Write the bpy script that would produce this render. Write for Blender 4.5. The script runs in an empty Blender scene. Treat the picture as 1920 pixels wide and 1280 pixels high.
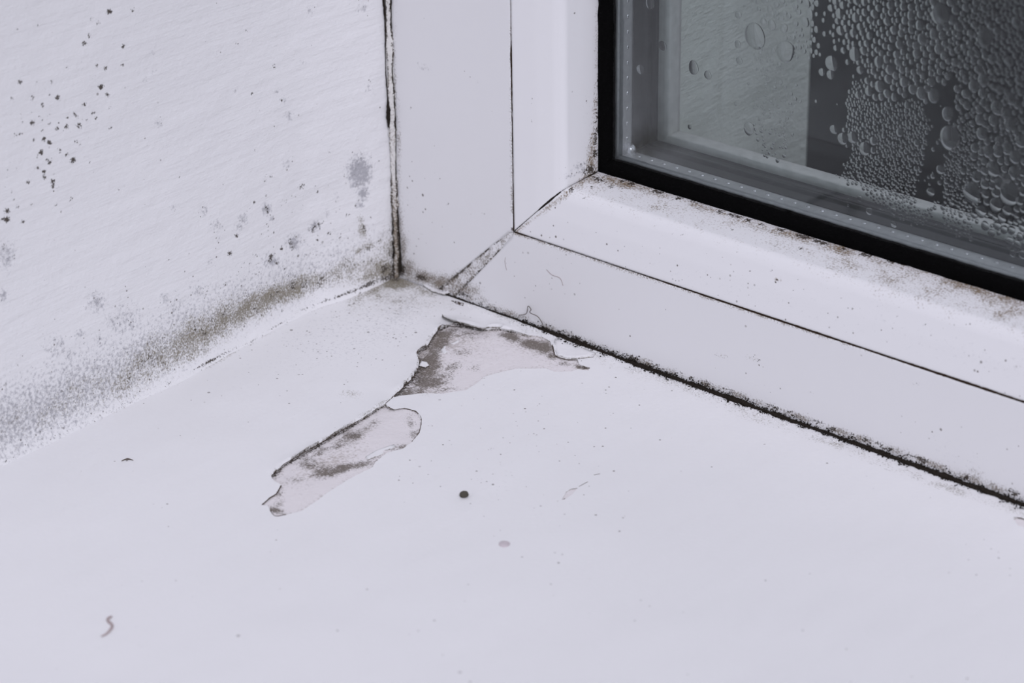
import bpy, bmesh, math, random
import numpy as np
from mathutils import Vector, Matrix
from mathutils.geometry import delaunay_2d_cdt

random.seed(7)
RNG = np.random.default_rng(11)
S = bpy.context.scene
COL = S.collection
MM = 0.001

# ------------------------------------------------------------------ camera
F_PX = 4619.7
PITCH, YAW, ROLL = math.radians(25.309), math.radians(47.821), math.radians(-0.860)
fw = np.array([-math.cos(YAW)*math.cos(PITCH), math.sin(YAW)*math.cos(PITCH), -math.sin(PITCH)])
rt = np.cross(fw, [0, 0, 1.0]); rt /= np.linalg.norm(rt)
up = np.cross(rt, fw)
rt, up = math.cos(ROLL)*rt + math.sin(ROLL)*up, -math.sin(ROLL)*rt + math.cos(ROLL)*up
CAM = np.array([0.3563334, -0.3555190, 0.2216590])
cam_data = bpy.data.cameras.new('camera')
cam = bpy.data.objects.new('camera', cam_data); COL.objects.link(cam)
cam.matrix_world = Matrix(((rt[0], up[0], -fw[0], CAM[0]), (rt[1], up[1], -fw[1], CAM[1]),
                           (rt[2], up[2], -fw[2], CAM[2]), (0, 0, 0, 1)))
cam_data.sensor_width = 36.0
cam_data.lens = F_PX/1920*36.0
cam_data.clip_start = 0.01
cam_data.dof.use_dof = True
cam_data.dof.focus_distance = 0.495
cam_data.dof.aperture_fstop = 24
S.camera = cam

# ------------------------------------------------------------------ world, light, exposure
S.view_settings.view_transform = 'Standard'
S.view_settings.look = 'None'
S.view_settings.gamma = 1
S.view_settings.exposure = -0.06
w = bpy.data.worlds.new('world'); S.world = w; w.use_nodes = True
w.node_tree.nodes['Background'].inputs[0].default_value = (0.872, 0.862, 1.0, 1)
_t = w.node_tree.nodes.new('ShaderNodeTexCoord'); _s = w.node_tree.nodes.new('ShaderNodeSeparateXYZ')      # pale ceiling above, dimmer floor below
_m = w.node_tree.nodes.new('ShaderNodeMapRange'); _m.interpolation_type = 'SMOOTHSTEP'
_m.inputs[1].default_value, _m.inputs[2].default_value, _m.inputs[3].default_value, _m.inputs[4].default_value = -0.35, 0.45, 0.22, 0.74
w.node_tree.links.new(_t.outputs['Generated'], _s.inputs[0]); w.node_tree.links.new(_s.outputs[2], _m.inputs[0])
w.node_tree.links.new(_m.outputs[0], w.node_tree.nodes['Background'].inputs[1])


def area(name, loc, target, size, power, color=(1, 1, 1)):
    ld = bpy.data.lights.new(name, 'AREA'); ld.shape = 'DISK'; ld.size = size
    ld.energy = power; ld.color = color
    o = bpy.data.objects.new(name, ld); COL.objects.link(o)
    o.location = loc
    o.rotation_euler = (Vector(target) - Vector(loc)).to_track_quat('-Z', 'Y').to_euler()
    return o


area('room_lamp', (1.10, -0.68, 1.12), (0.06, 0, 0.02), 0.35, 10.2, (0.90, 0.885, 1.0))
area('bare_bulb', (1.00, -0.70, 1.30), (0.06, 0, 0.02), 0.07, 2.0, (0.95, 0.93, 1.0))


# ------------------------------------------------------------------ pixel <-> place helpers
def ray(px, py):
    return fw + rt*((px-960)/F_PX) - up*((py-640)/F_PX)


def on_z(px, py, z=0.0):
    d = ray(px, py); return (CAM + d*((z*MM-CAM[2])/d[2]))/MM


def on_y(px, py, y=0.0):
    d = ray(px, py); return (CAM + d*((y*MM-CAM[1])/d[1]))/MM


def project(P):                      # millimetres (n,3) -> photo frame (n,2)
    v = np.asarray(P)*MM - CAM
    z = v@fw
    return np.stack([960+F_PX*(v@rt)/z, 640-F_PX*(v@up)/z], 1)


# ------------------------------------------------------------------ noise
def _h(ix, iy, iz, s):
    n = (ix*374761393 + iy*668265263 + iz*2147483647 + s*974711) & 0xffffffff
    n = ((n ^ (n >> 13))*1274126177) & 0xffffffff
    return ((n ^ (n >> 16)) & 0xffff)/65535.0


def vnoise(P, scale, seed=0):
    q = np.asarray(P, float)/scale
    i = np.floor(q).astype(np.int64); f = q-i; f = f*f*(3-2*f)
    o = 0
    for a in (0, 1):
        for b in (0, 1):
            for c in (0, 1):
                wt = (f[:, 0] if a else 1-f[:, 0])*(f[:, 1] if b else 1-f[:, 1])*(f[:, 2] if c else 1-f[:, 2])
                o = o + wt*_h(i[:, 0]+a, i[:, 1]+b, i[:, 2]+c, seed)
    return o


def fbm(P, scale, seed=0, octv=3):
    o, amp, tot = 0, 1.0, 0
    for k in range(octv):
        o = o + amp*vnoise(P, scale/2**k, seed+k); tot += amp; amp *= .5
    return o/tot


def sstep(a, b, x):
    t = np.clip((x-a)/(b-a), 0, 1); return t*t*(3-2*t)


def seg_dist(p, poly, closed=False):
    """distance, arc parameter (0..n), signed side to a polyline; p (n,2)"""
    poly = np.asarray(poly, float)
    if closed: poly = np.vstack([poly, poly[:1]])
    best = np.full(len(p), 1e9); par = np.zeros(len(p)); side = np.zeros(len(p))
    for k in range(len(poly)-1):
        a, b = poly[k], poly[k+1]; ab = b-a; L = ab@ab
        if L < 1e-12: continue
        t = np.clip(((p-a)@ab)/L, 0, 1)
        d = np.linalg.norm(p-(a+t[:, None]*ab), axis=1)
        m = d < best
        best[m] = d[m]; par[m] = k+t[m]
        side[m] = (ab[0]*(p[:, 1]-a[1])-ab[1]*(p[:, 0]-a[0]))[m]
    return best, par, side


def in_poly(p, poly):
    x, y = p[:, 0], p[:, 1]; r = np.zeros(len(p), bool); n = len(poly)
    for i in range(n):
        x1, y1 = poly[i]; x2, y2 = poly[(i+1) % n]
        if y1 == y2: continue
        c = ((y1 > y) != (y2 > y)) & (x < (x2-x1)*(y-y1)/(y2-y1)+x1)
        r ^= c
    return r


# ------------------------------------------------------------------ mesh building
def make(name, V, Fc, mat, parent=None, stain=None, smooth=True):
    """V in millimetres"""
    me = bpy.data.meshes.new(name)
    V = np.asarray(V, float)
    me.from_pydata((V*MM).tolist(), [], [tuple(int(i) for i in f) for f in Fc])
    me.materials.append(mat)
    if stain is not None:
        at = me.attributes.new('stain', 'FLOAT_COLOR', 'POINT')
        c = np.ones((len(V), 4)); c[:, :3] = np.clip(stain, 0, 1)
        at.data.foreach_set('color', c.ravel())
    if smooth:
        me.polygons.foreach_set('use_smooth', [True]*len(me.polygons))
    me.update()
    o = bpy.data.objects.new(name, me); COL.objects.link(o)
    if parent: o.parent = parent
    return o


def grid_faces(nu, nv, flip=False):
    i = np.arange(nu-1)[:, None]*nv + np.arange(nv-1)[None, :]
    i = i.ravel()
    q = np.stack([i, i+nv, i+nv+1, i+1], 1)
    return q[:, ::-1] if flip else q


def empty(name, loc=(0, 0, 0)):
    o = bpy.data.objects.new(name, None); COL.objects.link(o); o.location = loc
    o.empty_display_size = .01
    return o


def tag(o, label=None, cat=None, group=None, kind=None):
    if label: o['label'] = label
    if cat: o['category'] = cat
    if group: o['group'] = group
    if kind: o['kind'] = kind
    return o


def box(name, lo, hi, mat, parent=None):
    x0, y0, z0 = lo; x1, y1, z1 = hi
    V = [(x0, y0, z0), (x1, y0, z0), (x1, y1, z0), (x0, y1, z0), (x0, y0, z1), (x1, y0, z1), (x1, y1, z1), (x0, y1, z1)]
    Fc = [(0, 3, 2, 1), (4, 5, 6, 7), (0, 1, 5, 4), (1, 2, 6, 5), (2, 3, 7, 6), (3, 0, 4, 7)]
    return make(name, V, Fc, mat, parent, smooth=False)


def ribbon(P, W, N, H=.35, seed=0, jitter=.35, step=.25):
    """raised rough ribbon along P (mm); W half widths at the points, N the surface normal, H height / half width"""
    P = np.asarray(P, float); W = np.asarray(W, float); N = np.asarray(N, float)/np.linalg.norm(N)
    L = np.concatenate([[0], np.cumsum(np.linalg.norm(np.diff(P, axis=0), axis=1))])
    n = max(3, int(L[-1]/step)); t = np.linspace(0, L[-1], n)
    C = np.stack([np.interp(t, L, P[:, k]) for k in range(3)], 1)
    ww = np.interp(t, L, W)
    T = np.gradient(C, axis=0); T /= np.linalg.norm(T, axis=1)[:, None]
    B = np.cross(N, T); B /= np.linalg.norm(B, axis=1)[:, None]
    q = np.stack([t, t*0+seed*3.1, t*0], 1)
    wl = ww*(1-jitter+2*jitter*fbm(q, .9, seed, 3)); wr = ww*(1-jitter+2*jitter*fbm(q, .9, seed+9, 3))
    wl[0] = wl[-1] = wr[0] = wr[-1] = .01
    hh = ww*H*(.6+.8*fbm(q, .7, seed+4, 2))
    V = []
    for a, side in ((-1, wl), (-.55, wl), (0, wl), (.55, wr), (1, wr)):
        V.append(C + B*(a*side)[:, None] + N*((1-a*a)*hh-.03)[:, None])
    V = np.stack(V, 1).reshape(-1, 3)
    return V, grid_faces(n, 5)


def join(parts):
    V, Fc, o = [], [], 0
    for v, f in parts:
        V.append(np.asarray(v)); Fc += [tuple(int(i)+o for i in g) for g in f]; o += len(v)
    return np.vstack(V), Fc


def tube(P, r, seg=8):
    P = np.asarray(P, float); n = len(P)
    r = np.full(n, r) if np.isscalar(r) else np.asarray(r)
    T = np.gradient(P, axis=0); T /= np.linalg.norm(T, axis=1)[:, None]
    A = np.cross(T, [0.13, 0.21, 0.97]); A /= np.linalg.norm(A, axis=1)[:, None]; B = np.cross(T, A)
    V = []
    for k in range(seg):
        a = 2*math.pi*k/seg
        V.append(P + r[:, None]*(A*math.cos(a)+B*math.sin(a)))
    V = np.stack(V, 1).reshape(-1, 3)
    Fc = [(i*seg+k, i*seg+(k+1) % seg, (i+1)*seg+(k+1) % seg, (i+1)*seg+k) for i in range(n-1) for k in range(seg)]
    Fc += [tuple(range(seg))[::-1], tuple((n-1)*seg+k for k in range(seg))]
    return V, Fc


def spline(P, n=24):
    P = np.asarray(P, float); m = len(P); out = []
    t = np.linspace(0, m-1, n)
    for u in t:
        i = min(int(u), m-2); f = u-i
        p0, p1, p2, p3 = P[max(i-1, 0)], P[i], P[i+1], P[min(i+2, m-1)]
        out.append(.5*((2*p1)+(-p0+p2)*f+(2*p0-5*p1+4*p2-p3)*f*f+(-p0+3*p1-3*p2+p3)*f**3))
    return np.array(out)


# ------------------------------------------------------------------ materials
def new_mat(name):
    m = bpy.data.materials.new(name); m.use_nodes = True
    nt = m.node_tree; nt.nodes.clear()
    out = nt.nodes.new('ShaderNodeOutputMaterial')
    return m, nt, out


class NT:
    def __init__(s, nt): s.nt = nt

    def n(s, t, **kw):
        x = s.nt.nodes.new(t)
        for k, v in kw.items(): setattr(x, k, v)
        return x

    def l(s, a, b): s.nt.links.new(a, b)

    def val(s, sock, v):
        if hasattr(v, 'is_output'): s.l(v, sock)
        else: sock.default_value = v

    def math(s, op, a, b=0.0, clamp=False):
        x = s.n('ShaderNodeMath', operation=op); x.use_clamp = clamp
        s.val(x.inputs[0], a); s.val(x.inputs[1], b)
        return x.outputs[0]

    def rng(s, v, a, b, c=0.0, d=1.0):
        x = s.n('ShaderNodeMapRange'); x.interpolation_type = 'SMOOTHSTEP'
        s.val(x.inputs[0], v); x.inputs[1].default_value = a; x.inputs[2].default_value = b
        x.inputs[3].default_value = c; x.inputs[4].default_value = d
        return x.outputs[0]

    def mix(s, f, a, b):
        x = s.n('ShaderNodeMix', data_type='RGBA')
        s.val(x.inputs[0], f); s.val(x.inputs[6], a); s.val(x.inputs[7], b)
        return x.outputs[2]

    def coord(s, scale=(1, 1, 1), rot=(0, 0, 0)):
        tc = s.n('ShaderNodeTexCoord'); mp = s.n('ShaderNodeMapping')
        mp.inputs['Scale'].default_value = scale; mp.inputs['Rotation'].default_value = rot
        s.l(tc.outputs['Object'], mp.inputs[0])
        return mp.outputs[0]

    def noise(s, vec, scale, detail=3, rough=.55):
        x = s.n('ShaderNodeTexNoise'); s.l(vec, x.inputs['Vector'])
        x.inputs['Scale'].default_value = scale; x.inputs['Detail'].default_value = detail
        x.inputs['Roughness'].default_value = rough
        return x.outputs['Fac']


def painted(name, base, rough=.45, stroke=None, stroke_str=.25, fine=.12, grey=(.33, .33, .355, 1),
            olive=(.21, .185, .13, 1), dark=(.055, .043, .032, 1), speck=0.0, gscale=1500, spec=.4, coat=0):
    """white surface with mould and dirt: R grey mould density, G olive mould density, B black dirt"""
    m, nt, out = new_mat(name); k = NT(nt)
    bs = k.n('ShaderNodeBsdfPrincipled'); k.l(bs.outputs[0], out.inputs[0])
    at = k.n('ShaderNodeAttribute', attribute_name='stain')
    sp = k.n('ShaderNodeSeparateColor'); k.l(at.outputs['Color'], sp.inputs[0])
    R, G, B = sp.outputs
    c0 = k.coord()
    n1 = k.noise(c0, gscale, 3, .6)
    n2 = k.noise(c0, gscale*1.7, 2, .6)
    n3 = k.noise(c0, 260, 3, .6)
    col = k.n('ShaderNodeRGB').outputs[0]; col.default_value = base
    if speck:                                           # fine fly-speck dirt, denser where the grey density is up
        for sc_, lo, hi, seed in ((700, .10, .26, 0), (1350, .12, .34, 7)):
            vo = k.n('ShaderNodeTexVoronoi'); k.l(k.coord(rot=(.3*seed, .2, .1)), vo.inputs['Vector']); vo.inputs['Scale'].default_value = sc_
            sc = k.n('ShaderNodeSeparateColor'); k.l(vo.outputs['Color'], sc.inputs[0])
            dens = k.math('ADD', k.math('MULTIPLY', k.rng(k.noise(c0, 45+seed, 2), .45, .75), .06*speck), k.math('MULTIPLY', R, .65*speck))
            on = k.math('LESS_THAN', sc.outputs[0], dens)
            rad = k.math('ADD', lo, k.math('MULTIPLY', sc.outputs[1], hi-lo))
            sk = k.rng(k.math('SUBTRACT', rad, vo.outputs['Distance']), 0.0, .06)
            sk = k.math('MULTIPLY', k.math('MULTIPLY', sk, on), k.math('ADD', .25, k.math('MULTIPLY', sc.outputs[2], .6)))
            col = k.mix(sk, col, (.12, .10, .085, 1))
    ga = k.rng(k.math('ADD', k.math('MULTIPLY', k.math('SUBTRACT', n1, .5), 1.9), R), .30, 1.0)
    ga = k.math('MULTIPLY', ga, k.rng(R, .0, .25))
    col = k.mix(k.math('MULTIPLY', ga, .8), col, grey)
    oa = k.rng(k.math('ADD', k.math('ADD', k.math('MULTIPLY', k.math('SUBTRACT', n2, .5), 1.8),
                                    k.math('MULTIPLY', k.math('SUBTRACT', n3, .5), .9)), G), .28, 1.05)
    oa = k.math('MULTIPLY', oa, k.rng(G, .0, .2))
    col = k.mix(k.math('MULTIPLY', oa, .93), col, olive)
    da = k.rng(k.math('ADD', k.math('MULTIPLY', k.math('SUBTRACT', n2, .5), 1.6), B), .38, .72)
    da = k.math('MULTIPLY', da, k.rng(B, .0, .15))
    col = k.mix(k.math('MULTIPLY', da, .95), col, dark)
    k.l(col, bs.inputs['Base Color'])
    bs.inputs['Roughness'].default_value = rough
    bs.inputs['Specular IOR Level'].default_value = spec
    h = k.math('MULTIPLY', k.noise(c0, 900, 2), fine)
    if stroke:
        st = k.noise(k.coord(*stroke), 1.0, 3, .6)
        h = k.math('ADD', h, k.math('MULTIPLY', st, stroke_str))
    h = k.math('ADD', h, k.math('MULTIPLY', k.math('ADD', da, oa), .15))
    bp = k.n('ShaderNodeBump'); bp.inputs['Strength'].default_value = 1.0
    bp.inputs['Distance'].default_value = .0004
    k.l(h, bp.inputs['Height']); k.l(bp.outputs[0], bs.inputs['Normal'])
    return m


def plain(name, col, rough=.5, metal=0, bump=0, bscale=800, spec=.5):
    m, nt, out = new_mat(name); k = NT(nt)
    bs = k.n('ShaderNodeBsdfPrincipled'); k.l(bs.outputs[0], out.inputs[0])
    c0 = k.coord(); n = k.noise(c0, bscale, 3, .6)
    cc = k.mix(k.rng(n, .3, .7), tuple(c*.85 for c in col[:3])+(1,), col)
    k.l(cc, bs.inputs['Base Color'])
    bs.inputs['Roughness'].default_value = rough; bs.inputs['Metallic'].default_value = metal
    bs.inputs['Specular IOR Level'].default_value = spec
    if bump:
        bp = k.n('ShaderNodeBump'); bp.inputs['Distance'].default_value = bump
        k.l(n, bp.inputs['Height']); k.l(bp.outputs[0], bs.inputs['Normal'])
    return m


WHITE = (.80, .80, .80, 1)
M_WALL = painted('wall_paint', WHITE, .5, ((300, 60, 520), (0.10, 0, 0)), .75, .35, speck=.7)
M_SILL = painted('sill_paint', WHITE, .42, ((330, 45, 60), (0, 0, .12)), .30, .14, speck=.8)
M_FRAME = painted('white_plastic', (.78, .78, .785, 1), .32, None, 0, .02, speck=.7, olive=(.17, .135, .095, 1))
M_BEAD = painted('bead_plastic', (.80, .80, .805, 1), .30, None, 0, .03, speck=1.0, olive=(.20, .14, .075, 1))
M_SEAL = painted('sealant', (.70, .69, .66, 1), .5, None, 0, .5, olive=(.17, .13, .08, 1))
M_PLASTER = painted('filler', (.75, .72, .72, 1), .6, ((200, 120, 60), (0, 0, .5)), .25, .35, grey=(.40, .36, .33, 1), olive=(.13, .108, .085, 1))
M_DIRT = plain('black_mould', (.020, .015, .011, 1), .9, bump=.0003, bscale=2500, spec=.2)
M_SEAM = plain('seam_dirt', (.032, .019, .011, 1), .9, bump=.0003, bscale=2500, spec=.1)
M_BROWN = plain('brown_dirt_shade', (.085, .060, .042, 1), .85, bump=.0002, bscale=2500, spec=.2)
M_RUBBER = plain('black_rubber', (.003, .003, .003, 1), .85, bump=.0003, bscale=1800, spec=.03)
M_SEALD = plain('dark_edge_metal', (.05, .052, .055, 1), .4, .5, bump=.00004, bscale=700)
M_METAL = plain('spacer_metal', (.42, .43, .435, 1), .45, .3, bump=.00004, bscale=700)
M_DOT = plain('bright_metal', (.75, .76, .78, 1), .25, .9)
M_OUTER = plain('outer_plastic', (.78, .77, .74, 1), .5, bump=.0002, bscale=400)
M_RENDER = painted('outside_render', (.86, .88, .81, 1), .38, ((320, 110, 520), (.5, 0, 0)), 1.1, .6)
M_PAINTED_DARK = plain('painted_dark', (.012, .012, .014, 1), .9, spec=.1)  # near-black colour standing in for the darkness outside
M_FIBRE = plain('fibre', (.42, .34, .33, 1), .6)
M_CRUMB = plain('dark_crumb', (.075, .068, .05, 1), .8, bump=.0003, bscale=2000)
M_PINK = plain('pale_drop', (.60, .54, .56, 1), .3)
M_RIM = plain('sealant_gap', (.015, .012, .01, 1), .9, spec=.1)


def glass_mat():
    m, nt, out = new_mat('window_glass'); k = NT(nt)
    tr = k.n('ShaderNodeBsdfTransparent'); tr.inputs[0].default_value = (.93, .95, .95, 1)
    gl = k.n('ShaderNodeBsdfGlossy'); gl.inputs['Roughness'].default_value = .02
    fr = k.n('ShaderNodeFresnel'); fr.inputs[0].default_value = 1.45
    mx = k.n('ShaderNodeMixShader')
    k.l(k.math('MULTIPLY', fr.outputs[0], .38), mx.inputs[0]); k.l(tr.outputs[0], mx.inputs[1]); k.l(gl.outputs[0], mx.inputs[2])
    k.l(mx.outputs[0], out.inputs[0])
    return m


def water_mat():
    m, nt, out = new_mat('water'); k = NT(nt)
    # reflection inside each drop is turned down so its crescent stays dim
    rf = k.n('ShaderNodeBsdfRefraction'); rf.inputs['IOR'].default_value = 1.33; rf.inputs['Roughness'].default_value = 0.0
    gl = k.n('ShaderNodeBsdfGlossy'); gl.inputs['Roughness'].default_value = .03
    fr = k.n('ShaderNodeFresnel'); fr.inputs[0].default_value = 1.33
    ge = k.n('ShaderNodeNewGeometry')
    f = k.math('MULTIPLY', fr.outputs[0], k.math('SUBTRACT', 1.0, k.math('MULTIPLY', ge.outputs['Backfacing'], .76)))
    mx = k.n('ShaderNodeMixShader'); k.l(f, mx.inputs[0]); k.l(rf.outputs[0], mx.inputs[1]); k.l(gl.outputs[0], mx.inputs[2])
    k.l(mx.outputs[0], out.inputs[0])
    return m


M_GLASS, M_WATER = glass_mat(), water_mat()


# ------------------------------------------------------------------ stain fields (where dirt sits on the real surfaces)
def blobs(p, L):
    """L rows x, y, rx, ry(optional), amount"""
    o = np.zeros(len(p))
    for b in L:
        x, y, r, a = b[:4]; ry = b[4] if len(b) > 4 else r; rot = b[5] if len(b) > 5 else 0
        dx, dy = p[:, 0]-x, p[:, 1]-y
        m = (np.abs(dx) < 3*max(r, ry)) & (np.abs(dy) < 3*max(r, ry))
        if not m.any(): continue
        c, s = math.cos(rot), math.sin(rot)
        u, v = dx[m]*c+dy[m]*s, -dx[m]*s+dy[m]*c
        o[m] = np.maximum(o[m], a*np.exp(-((u/r)**2+(v/ry)**2)))
    return o


def band(p, pts, noise_amt=.25):
    """pts rows x, y, half width, amount: soft band along a polyline"""
    P = np.array([q[:2] for q in pts], float); d, t, _ = seg_dist(p, P)
    w_ = np.interp(t, range(len(pts)), [q[2] for q in pts]); a = np.interp(t, range(len(pts)), [q[3] for q in pts])
    return a*np.exp(-(d/w_)**2)


# ------------------------------------------------------------------ wall_left
BY = [60, 6, -8, -25, -45, -65, -113, -230]
BX = [0, .3, -.8, -3.4, -1.5, .8, 3.2, 6.0]


def base_x(y): return np.interp(-np.asarray(y), [-v for v in BY], BX)


yy = np.concatenate([np.arange(1.0, -150, -.42), np.arange(-150, -262, -2.0)])
zz = np.concatenate([np.arange(-1.2, 110, .42), np.arange(110, 262, 2.0)])
YY, ZZ = np.meshgrid(yy, zz, indexing='ij')
ker = np.ones(25)/25
bx = base_x(np.linspace(60, -290, 1400)); bx = np.convolve(np.pad(bx, 12, 'edge'), ker, 'valid')
bxs = np.interp(-YY, -np.linspace(60, -290, 1400), bx)
P3 = np.stack([YY.ravel()*0, YY.ravel(), ZZ.ravel()], 1)
und = (fbm(P3, 26, 5, 3)-.5)*1.0
wv = (fbm(P3*[1, 1, 1.7], 6, 15, 3)-.5)*.28
flare = np.clip(1-(ZZ+.3)/7.0, 0, 1)
XX = bxs*np.clip(1-ZZ/60, .45, 1)*np.clip((1.0-YY)/9, 0, 1) + und.reshape(YY.shape)*np.clip(-YY/12, 0, 1) + wv.reshape(YY.shape) + 3.2*(1-np.sqrt(np.clip(1-flare**2, 0, 1)))*np.clip(-YY/14, 0, 1)
VW = np.stack([XX, YY, ZZ], -1).reshape(-1, 3)
pw = project(VW)
wall_spots = [(205, 22, 5, 1.), (248, 18, 5, .6), (172, 35, 4, .55), (184, 43, 5, .6), (167, 68, 6, .5), (158, 81, 5, .8), (231, 87, 4, .95),
    (182, 123, 4, .7), (198, 128, 4, .8), (230, 122, 4, .7), (125, 115, 4, .55), (153, 115, 3, .55), (189, 163, 5, 1.), (202, 178, 5, .6), (37, 153, 5, .7),
    (70, 152, 3, .5), (97, 153, 4, .55), (85, 165, 3, .5), (60, 183, 5, .6), (22, 184, 4, .6), (108, 183, 5, .8), (158, 195, 5, .6), (79, 197, 4, .7),
    (174, 212, 4, .8), (180, 222, 4, .7), (140, 215, 4, .8), (145, 219, 3, .8), (127, 220, 4, .6), (80, 225, 3, .55), (60, 230, 5, .85), (90, 215, 3, .6),
    (125, 237, 4, .8), (148, 235, 6, .7), (107, 242, 4, .75), (208, 240, 4, .55), (38, 250, 4, .65), (82, 260, 4, 1.), (93, 267, 5, .9), (63, 263, 4, .55),
    (143, 265, 5, .5), (77, 286, 5, 1.), (113, 283, 4, .6), (125, 290, 4, .75), (137, 300, 5, 1.1), (93, 304, 4, .95), (70, 315, 4, .85), (82, 322, 4, .9),
    (83, 332, 4, .85), (53, 341, 4, .75), (99, 340, 4, .95), (99, 349, 4, .95), (33, 388, 4, .75), (13, 395, 5, .95), (13, 411, 5, 1.), (5, 411, 4, .8), (43, 416, 4, .8),
    (462, 58, 2.5, .7), (447, 83, 2.5, .5), (514, 124, 3, .8), (528, 187, 3, .8), (515, 237, 3, .6), (338, 331, 3, .6), (419, 345, 3, .5), (563, 351, 4, .6), (569, 346, 3, .6),
    (431, 475, 5, .75), (443, 442, 4, .75), (499, 389, 4, .7), (501, 398, 4, .6), (512, 411, 4, .5), (590, 424, 4, .8), (586, 431, 4, .7), (598, 420, 4, .7), (545, 456, 4, .8), (550, 463, 4, .7),
    (508, 480, 4, .9), (506, 488, 4, .7), (518, 492, 4, .7), (528, 466, 4, .8), (637, 447, 2.5, .8), (533, 504, 2.5, .8), (422, 533, 3, .8), (317, 487, 3, .55), (137, 507, 2, .5),
    (30, 452, 4, .5), (10, 458, 5, .5), (7, 465, 4, .5)]
for k in range(170):                                       # stray specks thinning out up and to the right
    x = random.choice([random.gauss(95, 55), random.gauss(600, 90), random.gauss(520, 60)])
    y = random.gauss(240, 80) if x < 260 else random.gauss(430, 90)
    wall_spots.append((x, y, random.uniform(1.6, 3.2), random.uniform(.35, .75)))
wall_grey = [(675, 322, 24, .75, 32), (664, 345, 12, .5), (681, 362, 12, .6, 18), (675, 385, 10, .5), (500, 392, 9, .6, 13), (455, 412, 11, .45, 16, .4), (448, 425, 10, .4),
    (405, 422, 15, .35), (511, 410, 7, .45), (537, 308, 10, .35), (552, 453, 18, .5), (508, 490, 24, .45, 20), (590, 424, 16, .5, 12, -.6), (409, 447, 8, .3), (395, 490, 8, .35),
    (183, 568, 22, .42, 24), (215, 600, 22, .35), (150, 625, 18, .4, 10, -.6), (12, 480, 18, .45, 32), (5, 552, 13, .5), (105, 650, 28, .35), (130, 665, 16, .4), (540, 217, 10, .38, 12), (520, 171, 9, .35),
    (533, 187, 9, .35), (582, 20, 9, .35, 13), (567, 118, 8, .3), (404, 103, 8, .26), (297, 232, 10, .34), (285, 100, 9, .22), (289, 133, 9, .24), (272, 150, 9, .22), (441, 170, 8, .3), (323, 388, 9, .3), (383, 395, 8, .38, 14), (540, 307, 9, .4),
    (680, 15, 14, .35), (690, 165, 14, .3), (615, 400, 10, .3), (630, 370, 10, .25), (240, 600, 40, .34), (330, 580, 30, .32), (310, 560, 14, .4), (370, 545, 20, .35), (190, 640, 20, .35)]
grey = np.maximum(blobs(pw, wall_grey)*1.65, band(pw, [(-60, 820, 95, .68), (80, 765, 85, .66), (200, 705, 78, .62), (330, 630, 72, .55), (450, 560, 65, .5), (560, 520, 60, .5), (650, 480, 60, .42), (735, 430, 25, .3)]))
d_base, t_base, _ = seg_dist(pw, [(-60, 905), (0, 872), (185, 780), (340, 705), (455, 645), (560, 580), (640, 552), (745, 521)])
clean = np.maximum(sstep(3, 22, d_base), 1-sstep(200, 420, pw[:, 0]))                              # a cleaner strip just above the sill joint
olive = band(pw, [(-40, 830, 40, .26), (100, 770, 45, .34), (220, 712, 45, .50), (300, 668, 46, .64), (370, 630, 42, .78), (440, 590, 34, .88), (510, 556, 27, .98), (560, 540, 24, .95), (600, 522, 24, .8), (650, 510, 30, .55), (700, 500, 34, .62), (742, 495, 26, .8)])
olive = np.maximum(olive*(.25+.75*clean)*(.72+.5*fbm(VW, 5, 14, 3)), blobs(pw, [(690, 462, 17, .85, 11, -.3), (672, 470, 10, .8), (681, 432, 11, .7, 18), (676, 410, 6, .6, 12), (712, 452, 6, .85), (738, 430, 10, .6, 40), (742, 470, 16, .9, 40),
    (189, 163, 5, .9), (205, 22, 5, .8), (13, 411, 6, .8), (93, 267, 5, .7), (137, 300, 5, .7), (725, 505, 32, 1.1, 26), (735, 470, 22, .8, 40), (700, 515, 40, .85, 16, -.3), (650, 495, 22, .55), (690, 508, 30, .6, 16), (378, 548, 9, .35), (735, 90, 5, .45, 120), (738, 330, 7, .5, 60)]))
dark = blobs(pw, [(x, y, r_*1.15, a*1.1) for x, y, r_, a in wall_spots])
dark = np.maximum(dark, band(pw, [(-40, 888, 3, .4), (185, 781, 3, .5), (340, 708, 3, .55), (410, 668, 4, .8), (470, 640, 3, .55), (560, 585, 3, .6), (640, 553, 3.5, .85), (700, 530, 5, .8), (745, 512, 12, 1.)])*(.35+.9*vnoise(VW, 3.0, 71)))
dark = np.maximum(dark, blobs(pw, [(745, 505, 15, 1.0, 22), (742, 470, 5, .7, 20), (690, 468, 9, .62, 5, -.4), (682, 425, 4, .6, 9)]))
dark = np.maximum(dark, .60*np.clip(olive, 0, 1)*sstep(.60, .75, vnoise(VW, 1.1, 83)))
wall = make('wall_left', VW, grid_faces(len(yy), len(zz), True), M_WALL, None, np.stack([grey, olive, dark], 1))
tag(wall, 'white brush painted wall with grey and olive mould specks left of the window', 'wall', kind='structure')

# ------------------------------------------------------------------ window_1: frame, beads, gasket, panes, spacer
OFF = 14.5          # the mitre runs along x = z + OFF
TOP, RIGHT = 262.0, 330.0
win = empty('window_1')
tag(win, 'white plastic window with black gasket and wet dark double glazing', 'window', kind='structure')


def dens(prof, st=.45):
    out = [prof[0]]
    for a, b in zip(prof[:-1], prof[1:]):
        n = max(1, int(math.hypot(b[0]-a[0], b[1]-a[1])/st))
        out += [(a[0]+(b[0]-a[0])*i/n, a[1]+(b[1]-a[1])*i/n) for i in range(1, n+1)]
    return out


def lengths(a, b):
    x = [a]
    while x[-1] < min(b, 175): x.append(x[-1]+.6)
    while x[-1] < b: x.append(x[-1]+6)
    x[-1] = b
    return np.array(x)


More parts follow.
